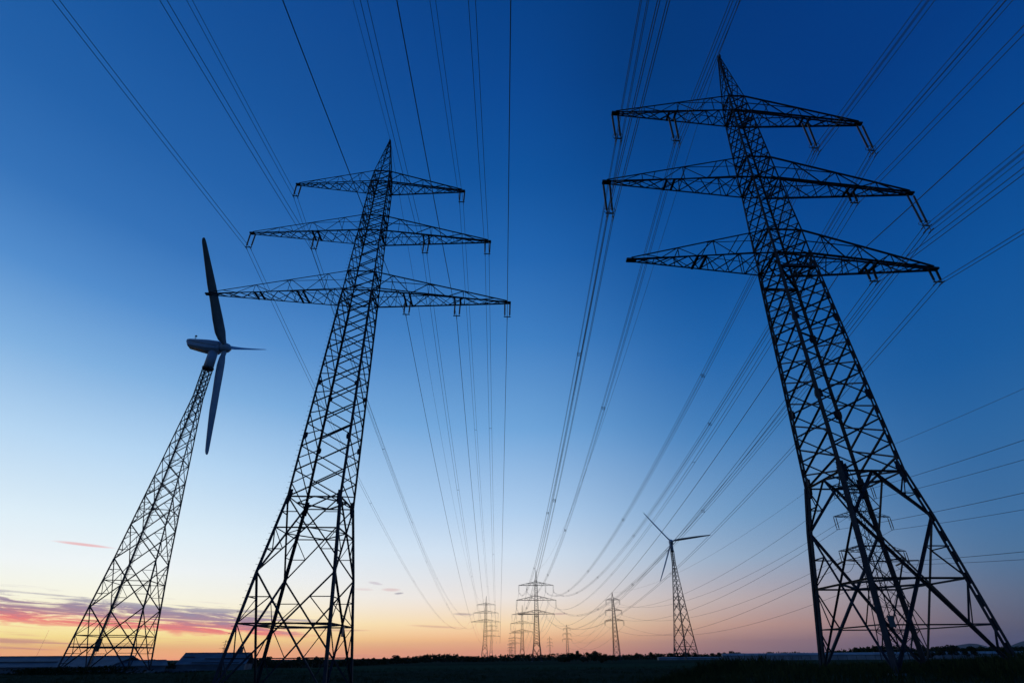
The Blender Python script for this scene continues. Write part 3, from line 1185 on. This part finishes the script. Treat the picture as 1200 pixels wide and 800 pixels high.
def wind_turbine(loc, yaw, axis_az, phase, pitch, bladeL, label, tilt, cone, nac_back):
    root = thing('wind_turbine', label, 'wind turbine', loc, 0, 'wind turbines on lattice towers')
    prof = [(0, 5.25), (10.51, 4.21), (18.9, 3.49), (25.43, 3.01), (31.27, 2.52), (35.4, 2.21), (54.7, 0.8), (64.0, 0.78)]
    cy, sy_ = math.cos(yaw), math.sin(yaw)

    def w(z):
        for (a, b), (c, d) in zip(prof, prof[1:]):
            if z <= c:
                return b + (d - b) * (z - a) / (c - a)
        return prof[-1][1]

    def C(i, z):
        a, b = LEGS[i % 4][0] * w(z), LEGS[i % 4][1] * w(z)
        return Vector((cy * a - sy_ * b, sy_ * a + cy * b, z))
    zn = [0.3, 10.51, 18.9, 25.43, 31.27, 35.4]
    while zn[-1] < 54:
        zn.append(zn[-1] + max(1.6, w(zn[-1]) * 1.75))
    zn[-1] = 54.7
    zn += [56.1, 57.5, 58.8, 60.1, 61.4, 62.6]
    for i in range(4):
        m = MB()
        for a, b, ww in ((0, 18.9, 0.32), (18.9, 35.4, 0.28), (35.4, 54.7, 0.26), (54.7, 62.6, 0.24)):
            m.angle(C(i, a), C(i, b), ww, -Vector((LEGS[i][0], 0, 0)))
        m.build('leg', M['steel'], root)
        f = MB()
        c = C(i, 0)
        f.lathe((c.x, c.y, -1), (c.x, c.y, 0.3), [(0, 0.9), (0.9, 0.85), (1, 0.7)], 14)
        f.build('foundation', M['concrete'], root)
    for f in range(4):
        m = MB()
        nrm = C(f, 10) + C(f + 1, 10)
        nrm.z = 0
        nrm.normalize()
        for k, (a, b) in enumerate(zip(zn, zn[1:])):
            bw = 0.17 if b < 36 else 0.14
            m.angle(C(f, a), C(f + 1, b), bw, nrm)
            m.angle(C(f + 1, a) - nrm * 0.04, C(f, b) - nrm * 0.04, bw, nrm)
            if k < 5:
                wa, wb_ = w(a), w(b)
                t = wa / (wa + wb_)
                zc = a + (b - a) * t
                cen = (C(f, zc) + C(f + 1, zc)) / 2
                if k in (0, 1, 3):
                    m.angle(C(f, zc), C(f + 1, zc), 0.13, nrm)
                for i in (f, f + 1):
                    for za, tt in ((a, 0.5), (b, 0.5)):
                        q = lerp(cen, C(i, za), tt)
                        m.angle(C(i, q.z), q, 0.085, nrm)
                        m.angle(C(i, zc), q, 0.085, nrm)
                        q2 = lerp(cen, C(i, za), 0.76)
                        m.angle(C(i, q2.z), q2, 0.07, nrm)
        for z in (39.2, 54.7, 56.5):
            m.angle(C(f, z), C(f + 1, z), 0.1, nrm)
        m.build('bracing', M['steel'], root)
    # cable duct and ladder up the inside of the far left leg
    m = MB()
    li = 3
    zlist = [0.5 + k * 0.75 for k in range(84)]
    inn = lambda z, d: C(li, z) + (Vector((0, 0, z)) - C(li, z)).normalized() * d
    for a, b in zip(zlist, zlist[1:]):
        m.flat(inn(a, 0.15), inn(b, 0.15), 0.42, 0.22, (cy, sy_, 0))
    m.build('cable_duct', M['grey'], root)
    m = MB()
    for d in (0.75, 1.2):
        m.tube([inn(z, d) for z in zlist], 0.035, 4)
    for z in [0.5 + k * 0.5 for k in range(124)]:
        m.rod(inn(z, 0.75), inn(z, 1.2), 0.025, 4)
    m.build('ladder', M['steel'], root)
    # service platform round the foot of the tower, with a cabinet
    m = MB()
    for f in range(4):
        a, b = C(f, 4.1), C(f + 1, 4.1)
        m.flat(a, b, 0.3, 0.2)
        m.flat(a + Vector((0, 0, 0.5)), b + Vector((0, 0, 0.5)), 0.06, 0.06)
    m.flat((C(0, 4.1) + C(3, 4.1)) / 2, (C(1, 4.1) + C(2, 4.1)) / 2, 0.9, 0.12)
    m.build('platform', M['steel'], root)
    m = MB()
    p = inn(4.2, 0.5)
    m.box((p.x - 0.3, p.y - 0.3, 3.5), (p.x + 0.4, p.y + 0.3, 5.6))
    m.build('cabinet', M['grey'], root)
    m = MB()
    m.lathe((0, 0, 62.3), (0, 0, 62.8), [(0, 1.1), (0.5, 1.25), (0.9, 1.25), (1, 1.1)], 16)
    m.build('top_platform', M['grey'], root)
    m = MB()
    m.lathe((0, 0, 62.75), (0, 0, 67.4), [(0, 1.08), (1, 1.02)], 24)
    m.build('tower_neck', M['paint'], root, smooth=True)
    # nacelle: long low body, sloping underneath to the rear
    n = Vector((math.sin(axis_az), math.cos(axis_az), 0))
    side = Vector((math.cos(axis_az), -math.sin(axis_az), 0))
    up = Vector((0, 0, 1))
    P = lambda f, s_, z: n * f + side * s_ + up * z
    sect = [(-nac_back - 0.2, 0.85, 69.0, 69.75, 0.1), (-nac_back + 0.35, 1.05, 67.95, 69.9, 0.25), (-3.6, 1.3, 67.4, 69.95, 0.45), (-1.6, 1.45, 66.95, 69.95, 0.55),
            (0.9, 1.4, 66.95, 69.8, 0.55), (1.3, 1.2, 67.15, 69.6, 0.5)]
    m = MB()
    for f, hw, z0, z1, rr in sect:
        ring = [(-hw + rr, z0), (hw - rr, z0), (hw, z0 + rr), (hw, z1 - rr), (hw - rr, z1), (-hw + rr, z1), (-hw, z1 - rr), (-hw, z0 + rr)]
        for a, z in ring:
            m.v.append(tuple(P(f, a, z)))
    for i in range(len(sect) - 1):
        for j in range(8):
            m.f.append((i * 8 + j, i * 8 + (j + 1) % 8, i * 8 + 8 + (j + 1) % 8, i * 8 + 8 + j))
    m.f.append(tuple(range(8)))
    m.f.append(tuple((len(sect) - 1) * 8 + j for j in reversed(range(8))))
    nac = m.build('nacelle', M['paint'], root)
    m = MB()
    for sgn in (-1, 1):                                          # joint line of the two shells
        pts = [P(-nac_back + 0.3, sgn * 1.0, 69.35), P(-4.0, sgn * 1.365, 68.9), P(-1.6, sgn * 1.465, 68.5), P(0.9, sgn * 1.415, 68.2)]
        for a, b in zip(pts, pts[1:]):
            m.flat(a, b, 0.02, 0.14, side)
    m.build('shell_joint', M['grey'], nac)
    m = MB()
    b0 = P(-nac_back + 1.2, 0.2, 69.85)
    m.rod(b0, b0 + up * 1.1, 0.05)
    m.rod(b0 + up * 0.8 - n * 0.35, b0 + up * 0.8 + n * 0.35, 0.04)
    m.lathe(b0 + up * 1.05, b0 + up * 1.45, [(0, 0.12), (0.3, 0.26), (0.7, 0.26), (1, 0.12)], 8)
    m.build('wind_gauge', M['grey'], nac)
    hub_z = 68.5
    H = P(2.27, 0, hub_z)
    m = MB()
    m.lathe(P(1.25, 0, hub_z), P(3.75, 0, hub_z), [(0, 0.95), (0.1, 1.2), (0.5, 1.25), (0.75, 1.0), (0.92, 0.55), (1, 0.06)], 20)
    hub = m.build('hub', M['paint'], root, smooth=True)
    tpl = blade_mesh(bladeL, 0.3)
    nt_ = (n * math.cos(tilt) + up * math.sin(tilt)).normalized()
    v_ax = (up * math.cos(tilt) - n * math.sin(tilt)).normalized()
    for k in range(3):
        a = phase + k * 2 * math.pi / 3
        d = (v_ax * math.cos(a) - side * math.sin(a)).normalized()     # blade direction in the rotor plane
        d = (d + nt_ * (cone / bladeL)).normalized()
        tang = nt_.cross(d).normalized()
        ax_ = d.cross(tang)
        cdir = (tang * math.cos(pitch) + ax_ * math.sin(pitch)).normalized()
        tdir = d.cross(cdir)
        mm = MB()
        for x, y, z in tpl.v:
            mm.v.append(tuple(H + d * z + cdir * x + tdir * y))
        mm.f = tpl.f
        mm.build('blade', M['paint'], root, smooth=True)
    return root


wind_turbine((-76.18, 104.92, -0.1), 0.26, 1.405, -1.048, R(-80), 27.2,
             'near white wind turbine on a tall tapering lattice tower, beside the left pylon', 0.076, 1.1, 6.1)
WF = 1.35
wind_turbine((94.5 + 0.3, 356.5, 1.3), 0.5, 0.242 + math.pi, -0.656, R(52), 26.7,
             'far wind turbine on a lattice tower, standing alone beyond the field', 0.0, -4.0, 7.2)


# ------------------------------------------------------------------ halls and greenhouses
WF = 1.0


def hall(loc, rz, w, d, eave, ridge, label, extras):
    root = thing('warehouse', label, 'warehouse', loc, rz, 'halls along the horizon')
    m = MB()
    m.box((-w / 2, 0, -1.2), (w / 2, d, eave))
    m.build('wall', M['facade'], root)
    m = MB()
    o = 0.5
    vs = [(-w / 2 - o, -o, eave + 0.02), (w / 2 + o, -o, eave + 0.02), (w / 2 + o, d / 2, ridge), (-w / 2 - o, d / 2, ridge), (w / 2 + o, d + o, eave + 0.02), (-w / 2 - o, d + o, eave + 0.02)]
    lo = [(x, y, z - 0.25) for x, y, z in vs]
    m.add(vs + lo, [(0, 1, 2, 3), (3, 2, 4, 5), (6, 9, 8, 7), (9, 11, 10, 8), (0, 6, 7, 1), (1, 7, 8, 2), (2, 8, 10, 4), (4, 10, 11, 5), (5, 11, 9, 3), (3, 9, 6, 0)])
    rf = m.build('roof', M['roof'], root)
    m = MB()
    m.flat((-w / 2 - o, d / 2, ridge + 0.06), (w / 2 + o, d / 2, ridge + 0.06), 0.5, 0.3)
    m.build('ridge_cap', M['roof_seam'], rf)
    for x0, x1, t in extras.get('gutters', ()):                  # long roof gutters across the slope
        m = MB()
        y = -o + (d / 2 + o) * t
        z = eave + 0.02 + (ridge - eave - 0.02) * t
        m.flat((-w / 2 + w * x0, y, z + 0.12), (-w / 2 + w * x1, y, z + 0.12), 0.9, 0.3)
        m.build('gutter', M['roof_seam'], rf)
    for x, ww, hh in extras.get('doors', ()):
        m = MB()
        m.box((-w / 2 + w * x, -0.12, -1.0), (-w / 2 + w * x + ww, 0.05, -1.0 + hh))
        m.build('door', M['door'], root)
    for x, ww, hh, t in extras.get('vents', ()):
        m = MB()
        y = (d / 2) * t
        z = eave + (ridge - eave) * t
        m.box((-w / 2 + w * x, y, z - 0.3), (-w / 2 + w * x + ww, y + ww, z + hh))
        m.build('chimney', M['roof_seam'], rf)
    return root


def at_px(px, py, yw):
    """world point on the ray of a photograph pixel, at world depth yw"""
    a, b = px - 620.53, py - 444.11
    c, s_ = math.cos(R(-0.4265)), math.sin(R(-0.4265))
    X, Y = (c * a + s_ * b) / 599.05, -(-s_ * a + c * b) / 599.05
    d = Vector((X, math.cos(R(28.536)) - Y * math.sin(R(28.536)), math.sin(R(28.536)) + Y * math.cos(R(28.536))))
    return CAM + d * (yw / d.y)


# (positions measured once as bearings and distances)
hall((-190, 190, -2.2), R(8), 96, 26, 2.4, 5.5, 'long low hall with a pale sheet roof behind the near wind turbine tower',
     {'gutters': ((0.02, 0.42, 0.80), (0.3, 0.80, 0.42)), 'doors': ((0.30, 5, 1.9), (0.40, 4, 1.8), (0.52, 8, 2.0), (0.70, 4, 1.9))})
hall((-137, 205, -2.2), R(40), 15, 12, 2.5, 4.1, 'short grey hall tucked behind the long pale-roofed hall', {'doors': ((0.4, 3, 2.2),)})
hall((-147, 268, -2.2), R(17), 28, 22, 2.4, 7.0, 'smaller hall with a pale roof and a chimney behind the left pylon legs',
     {'gutters': ((0.0, 0.18, 0.62), (0.35, 1.0, 0.45), (0.2, 0.9, 0.12)), 'vents': ((0.80, 1.6, 2.9, 0.93),)})
m = MB()
m.box((0, 0, -1), (13, 0.5, 1.0))
o = m.build('low_wall', M['facade'])
o.location = (-138, 216, -2.0)
o.rotation_euler = (0, 0, R(12))
tag(o, 'low pale wall running from the short grey hall towards the trees', 'wall')
m = MB()
m.rod((0, 0, 0), (0.9, 0, 9.5), 0.035, 5, 0.02)
o = m.build('antenna_mast', M['steel'])
p = at_px(30, 769.5, 196)
o.location = (p.x, p.y + 4, p.z - 1.0)
tag(o, 'thin leaning antenna mast above the long hall roof', 'antenna')


def greenhouse(p0, p1, h, depth, zg, label):
    p0, p1 = Vector((p0[0], p0[1], zg)), Vector((p1[0], p1[1], zg))
    d = p1 - p0
    L = d.length
    rz = math.atan2(d.y, d.x)
    root = thing('greenhouse', label, 'greenhouse', p0, rz, 'pale greenhouses across the field')
    m = MB()
    m.box((0, 0, -1), (L, depth, h * 0.62))
    m.build('wall', M['film'], root)
    m = MB()
    n = 8
    for i in range(n + 1):
        a = math.pi * i / n
        for x in (-0.2, L + 0.2):
            m.v.append((x, depth / 2 - math.cos(a) * (depth / 2 + 0.15), h * 0.62 + 0.01 + math.sin(a) * h * 0.38))
    for i in range(n):
        m.f.append((2 * i, 2 * i + 1, 2 * i + 3, 2 * i + 2))
    m.f.append(tuple(2 * i for i in range(n + 1)))
    m.f.append(tuple(2 * i + 1 for i in reversed(range(n + 1))))
    m.build('roof', M['film'], root)
    m = MB()
    k = 0
    while k * 4.0 < L:
        m.flat((k * 4.0, -0.06, 0), (k * 4.0, -0.06, h * 0.62), 0.12, 0.1)
        k += 1
    m.flat((0, -0.08, h * 0.62), (L, -0.08, h * 0.62), 0.1, 0.16)
    m.build('frame', M['steel'], root)
    return root


greenhouse((96, 292), (262, 246), 3.0, 9, 0.0, 'long pale greenhouse beyond the legs of the biggest pylon')
greenhouse((77, 352), (118, 350), 1.5, 6, 0.0, 'short low greenhouse at the foot of the far wind turbine')


# ------------------------------------------------------------------ trees
def leaf_cloud(m, rnd, blobs, count, size):
    for _ in range(count):
        cx, cy_, cz, rx, rz_ = rnd.choice(blobs)
        while True:
            u = Vector((rnd.uniform(-1, 1), rnd.uniform(-1, 1), rnd.uniform(-1, 1)))
            if u.length <= 1:
                break
        u *= (u.length ** -0.35) if u.length > 0.05 else 1
        c = Vector((cx + u.x * rx, cy_ + u.y * rx, cz + u.z * rz_))
        a = Vector((rnd.gauss(0, 1), rnd.gauss(0, 1), rnd.gauss(0, 1))).normalized()
        b = a.orthogonal().normalized()
        c2 = a.cross(b)
        s_ = size * rnd.uniform(0.5, 1.3)
        m.add([c + b * s_, c + c2 * s_ * 0.6, c - b * s_ * 0.8, c - c2 * s_ * 0.55], [(0, 1, 2, 3)])


def make_tree(kind, seed):
    """mesh pair (trunk with limbs, crown) of a tree 8 m tall"""
    rnd = random.Random(seed)
    tr, cr = MB(), MB()
    if kind == 'broad':
        W, Hc, z0 = 3.1, 3.1, 4.6
    elif kind == 'tall':
        W, Hc, z0 = 1.7, 3.5, 4.4
    else:
        W, Hc, z0 = 3.6, 2.1, 2.4
    tr.tube([(0, 0, -0.4), (0.05, 0, 1.5), (0.1, 0.1, 3.0), (0.2, 0.05, z0)], 0.2, 7)
    blobs = []
    for k in range(11):
        a = rnd.uniform(0, 6.28)
        r = W * rnd.uniform(0.1, 0.75)
        z = z0 + Hc * rnd.uniform(-0.6, 0.72)
        q = rnd.uniform(0.28, 0.55)
        blobs.append((math.cos(a) * r, math.sin(a) * r, z, W * q, Hc * q * 0.85))
        tr.tube([(0.1, 0.05, min(z - 0.4, 1.6 + rnd.random() * 2)), (math.cos(a) * r * 0.5, math.sin(a) * r * 0.5, z - 0.6), (math.cos(a) * r, math.sin(a) * r, z)], 0.06, 4)
    leaf_cloud(cr, rnd, blobs, 1100, 0.42)
    return tr, cr


TREES = []
for kind, seed in (('broad', 1), ('broad', 2), ('tall', 3), ('bush', 4), ('bush', 5), ('broad', 6)):
    tr, cr = make_tree(kind, seed)
    TREES.append((kind, tr, cr))
protos = {}


def plant_tree(idx, x, y, z, h, wsc, label, group, leaf='leaf'):
    kind, tr, cr = TREES[idx]
    key = (idx, leaf)
    nm = {'broad': 'broadleaf_tree', 'tall': 'slender_tree', 'bush': 'bushy_tree'}[kind]
    if key not in protos:
        root = thing(nm, label, 'tree', (0, 0, 0), 0, group)
        tr.build('trunk', M['bark'], root, smooth=True)
        cr.build('crown', M[leaf], root)
        protos[key] = root
    else:
        src = protos[key]
        root = src.copy()
        COL.objects.link(root)
        for ch in list(src.children):
            c = ch.copy()
            COL.objects.link(c)
            c.parent = root
    tag(root, label, 'tree', group)
    s_ = h / 8.0
    root.location = (x, y, z)
    root.scale = (s_ * wsc, s_ * wsc, s_)
    root.rotation_euler = (0, 0, random.uniform(0, 6.28))
    return root


# treeline: bearing in photograph columns, height of the tops in rows, distance
def horizon_row(px):
    return 774.3 - 0.00744 * px


def top_at(px):
    tab = [(-60, 776), (130, 776), (170, 774), (190, 772), (215, 769), (235, 768), (296, 772), (310, 772), (345, 769), (380, 770.5), (420, 770), (470, 769.5),
           (520, 768.5), (560, 769.5), (600, 772), (640, 772), (662, 768), (676, 763.5), (700, 763), (716, 765.5), (750, 764.8), (800, 766.5), (850, 763.8), (872, 765),
           (930, 765), (990, 764.5), (1030, 763.5), (1075, 762), (1095, 757.5), (1125, 755), (1160, 759), (1185, 757), (1215, 757), (1280, 756)]
    for (a, b), (c, d) in zip(tab, tab[1:]):
        if px <= c:
            return b + (d - b) * (px - a) / (c - a)
    return 757


rt = random.Random(21)
zone = lambda px: ('dark leafy tree in the low treeline left of the distant pylons' if px < 560 else
                   'dark leafy tree in the thick treeline under the slim lone pylon' if px < 900 else
                   'dark leafy tree on the rise behind the long greenhouse')
zgrp = lambda px: ('trees along the left horizon' if px < 560 else 'trees along the middle horizon' if px < 900 else 'trees along the right horizon')
px = 140.0
while px < 1270:
    D = 330 if px < 560 else (300 if 660 < px < 720 else 430)
    if px > 1000:
        D = 300
    D *= rt.uniform(0.9, 1.15)
    if px < 215 and px > 100:
        D = 300
    ty = top_at(px) + rt.choice((-1.6, -0.5, 0.6, 1.6, 2.4, 3.2)) + rt.uniform(-0.5, 0.5)
    p = at_px(px, ty, D)
    zg = height(p.x, p.y)
    h = p.z - zg
    if h > 1.0:
        idx = rt.choice((0, 1, 3, 4, 5, 5, 2)) if h > 3.5 else rt.choice((3, 4, 3, 4, 0))
        if 222 <= px <= 300:
            p = at_px(px, ty, 330)
        w_ = rt.uniform(0.95, 1.5)
        plant_tree(idx, p.x, p.y, zg, h, w_, zone(px), zgrp(px), rt.choice(('leaf', 'leaf', 'leaf_pale')))
    px += rt.uniform(4.5, 8.5)
for lo, hi, dist, tops, step in ((656, 724, 235, (762.0, 763.2, 764.2, 766.0), 4.2), (300, 556, 300, (766.6, 768.0, 769.4, 771.0), 9.0), (735, 900, 380, (763.6, 764.6, 765.6), 8.0),
                                 (1070, 1270, 270, (754.5, 756.5, 758.5), 7.5)):
    px = lo
    while px < hi:
        p = at_px(px, rt.choice(tops) + rt.uniform(-0.4, 0.4), dist * rt.uniform(0.93, 1.07))
        zg = height(p.x, p.y)
        if p.z - zg > 1.5:
            plant_tree(rt.choice((0, 1, 3, 4, 5)), p.x, p.y, zg, p.z - zg, rt.uniform(0.9, 1.4), zone(px), zgrp(px), rt.choice(('leaf', 'leaf_pale')))
        px += step * rt.uniform(0.7, 1.4)
p = at_px(1003, 757.5, 300)
plant_tree(2, p.x, p.y, height(p.x, p.y), p.z - height(p.x, p.y), 1.5, 'lone taller tree with a rounded top over the right treeline', 'trees along the right horizon')
p = at_px(857, 762, 380)
plant_tree(0, p.x, p.y, height(p.x, p.y), p.z - height(p.x, p.y), 1.2, 'rounded tree topping the treeline right of the far wind turbine', 'trees along the middle horizon')
p = at_px(706, 766.5, 190)
plant_tree(3, p.x, p.y, 0, p.z, 1.25, 'single dark round bush standing in the field below the slim lone pylon', 'bushes in the field')


def hedge(name, pts, h, wdt, count, seed, size=0.35):
    rnd = random.Random(seed)
    m = MB()
    for _ in range(count):
        k = rnd.randrange(len(pts) - 1)
        t = rnd.random()
        a, b = Vector(pts[k]), Vector(pts[k + 1])
        c = lerp(a, b, t)
        hh = h * (0.75 + 0.3 * math.sin(c.x * 0.11 + seed) * math.sin(c.x * 0.043) + 0.25 * rnd.random())
        c = c + Vector((rnd.gauss(0, wdt), rnd.gauss(0, wdt), 0))
        c.z = height(c.x, c.y) + hh * rnd.random() ** 0.8
        u = Vector((rnd.gauss(0, 1), rnd.gauss(0, 1), rnd.gauss(0, 1))).normalized()
        v = u.orthogonal().normalized()
        w2 = u.cross(v)
        s_ = size * rnd.uniform(0.5, 1.4)
        m.add([c + v * s_, c + w2 * s_ * 0.6, c - v * s_, c - w2 * s_ * 0.6], [(0, 1, 2, 3)])
    o = m.build(name, M['leaf'])
    return tag(o, kind='stuff')


def bearing(px, D):
    p = at_px(px, horizon_row(px), D)
    return (p.x, p.y, 0)


o = hedge('undergrowth', [bearing(x, 440 if x > 560 else 330) for x in (120, 300, 450, 560, 700, 850, 1000)], 3.6, 5, 13000, 5, 0.7)
o = hedge('undergrowth', [bearing(x, 310) for x in (980, 1080, 1180, 1280)], 4.8, 4, 9000, 6, 0.8)
o = hedge('undergrowth', [(-190, 172, 0), (-150, 175, 0), (-105, 190, 0), (-70, 215, 0)], 0.9, 1.5, 3000, 7, 0.3)
o = hedge('undergrowth', [(-86, 100, 0), (-78, 96, 0), (-68, 99, 0)], 1.2, 1.6, 1800, 8, 0.22)


# ------------------------------------------------------------------ grass on the near ground
def grass(name, n, region, hmin, hmax, seed, wide):
    rnd = random.Random(seed)
    m = MB()
    for _ in range(n):
        x, y = region(rnd)
        g = height(x, y) - 0.03
        hh = rnd.uniform(hmin, hmax) * (0.6 + 0.8 * max(0.0, math.sin(x * 0.35 + 1.0) * math.sin(y * 0.29 + x * 0.11)))
        for _b in range(4):
            a = rnd.uniform(0, 6.28)
            lean = rnd.uniform(0.05, 0.5) * hh
            wdt = wide * rnd.uniform(0.6, 1.3)
            bx, by = x + rnd.uniform(-0.2, 0.2), y + rnd.uniform(-0.2, 0.2)
            px_, py_ = math.cos(a + 1.57) * wdt, math.sin(a + 1.57) * wdt
            h1 = hh * rnd.uniform(0.7, 1.0)
            m.add([(bx - px_, by - py_, g), (bx + px_, by + py_, g),
                   (bx + math.cos(a) * lean * 0.4 + px_ * 0.7, by + math.sin(a) * lean * 0.4 + py_ * 0.7, g + h1 * 0.6),
                   (bx + math.cos(a) * lean, by + math.sin(a) * lean, g + h1),
                   (bx + math.cos(a) * lean * 0.4 - px_ * 0.7, by + math.sin(a) * lean * 0.4 - py_ * 0.7, g + h1 * 0.6)], [(0, 1, 2, 3, 4)])
    o = m.build(name, M['grass'])
    return tag(o, kind='stuff')


def bank(rnd):
    while True:
        x, y = rnd.uniform(4, 48), rnd.uniform(15, 46)
        if height(x, y) > 0.12:
            return x, y


def strip(rnd):
    y = 26 + 95 * rnd.random() ** 1.4
    return rnd.uniform(-1.05, 1.0) * y, y


grass('tall_grass', 9000, bank, 0.35, 0.85, 11, 0.014)
grass('meadow_grass', 16000, strip, 0.15, 0.42, 12, 0.02)


# ------------------------------------------------------------------ evening air
def haze():
    m = MB()
    m.box((-14600, -14500, -5.5), (14600, 14600, 330))
    mt = bpy.data.materials.new('evening_air')
    mt.use_nodes = True
    t = mt.node_tree
    t.nodes.clear()
    v = t.nodes.new('ShaderNodeVolumePrincipled')
    v.inputs['Color'].default_value = (0.86, 0.9, 0.96, 1)
    v.inputs['Density'].default_value = 3.0e-5
    v.inputs['Anisotropy'].default_value = 0.2
    oo = t.nodes.new('ShaderNodeOutputMaterial')
    t.links.new(v.outputs[0], oo.inputs['Volume'])
    o = m.build('haze', mt)
    tag(o, kind='stuff')


if HAZE:
    haze()
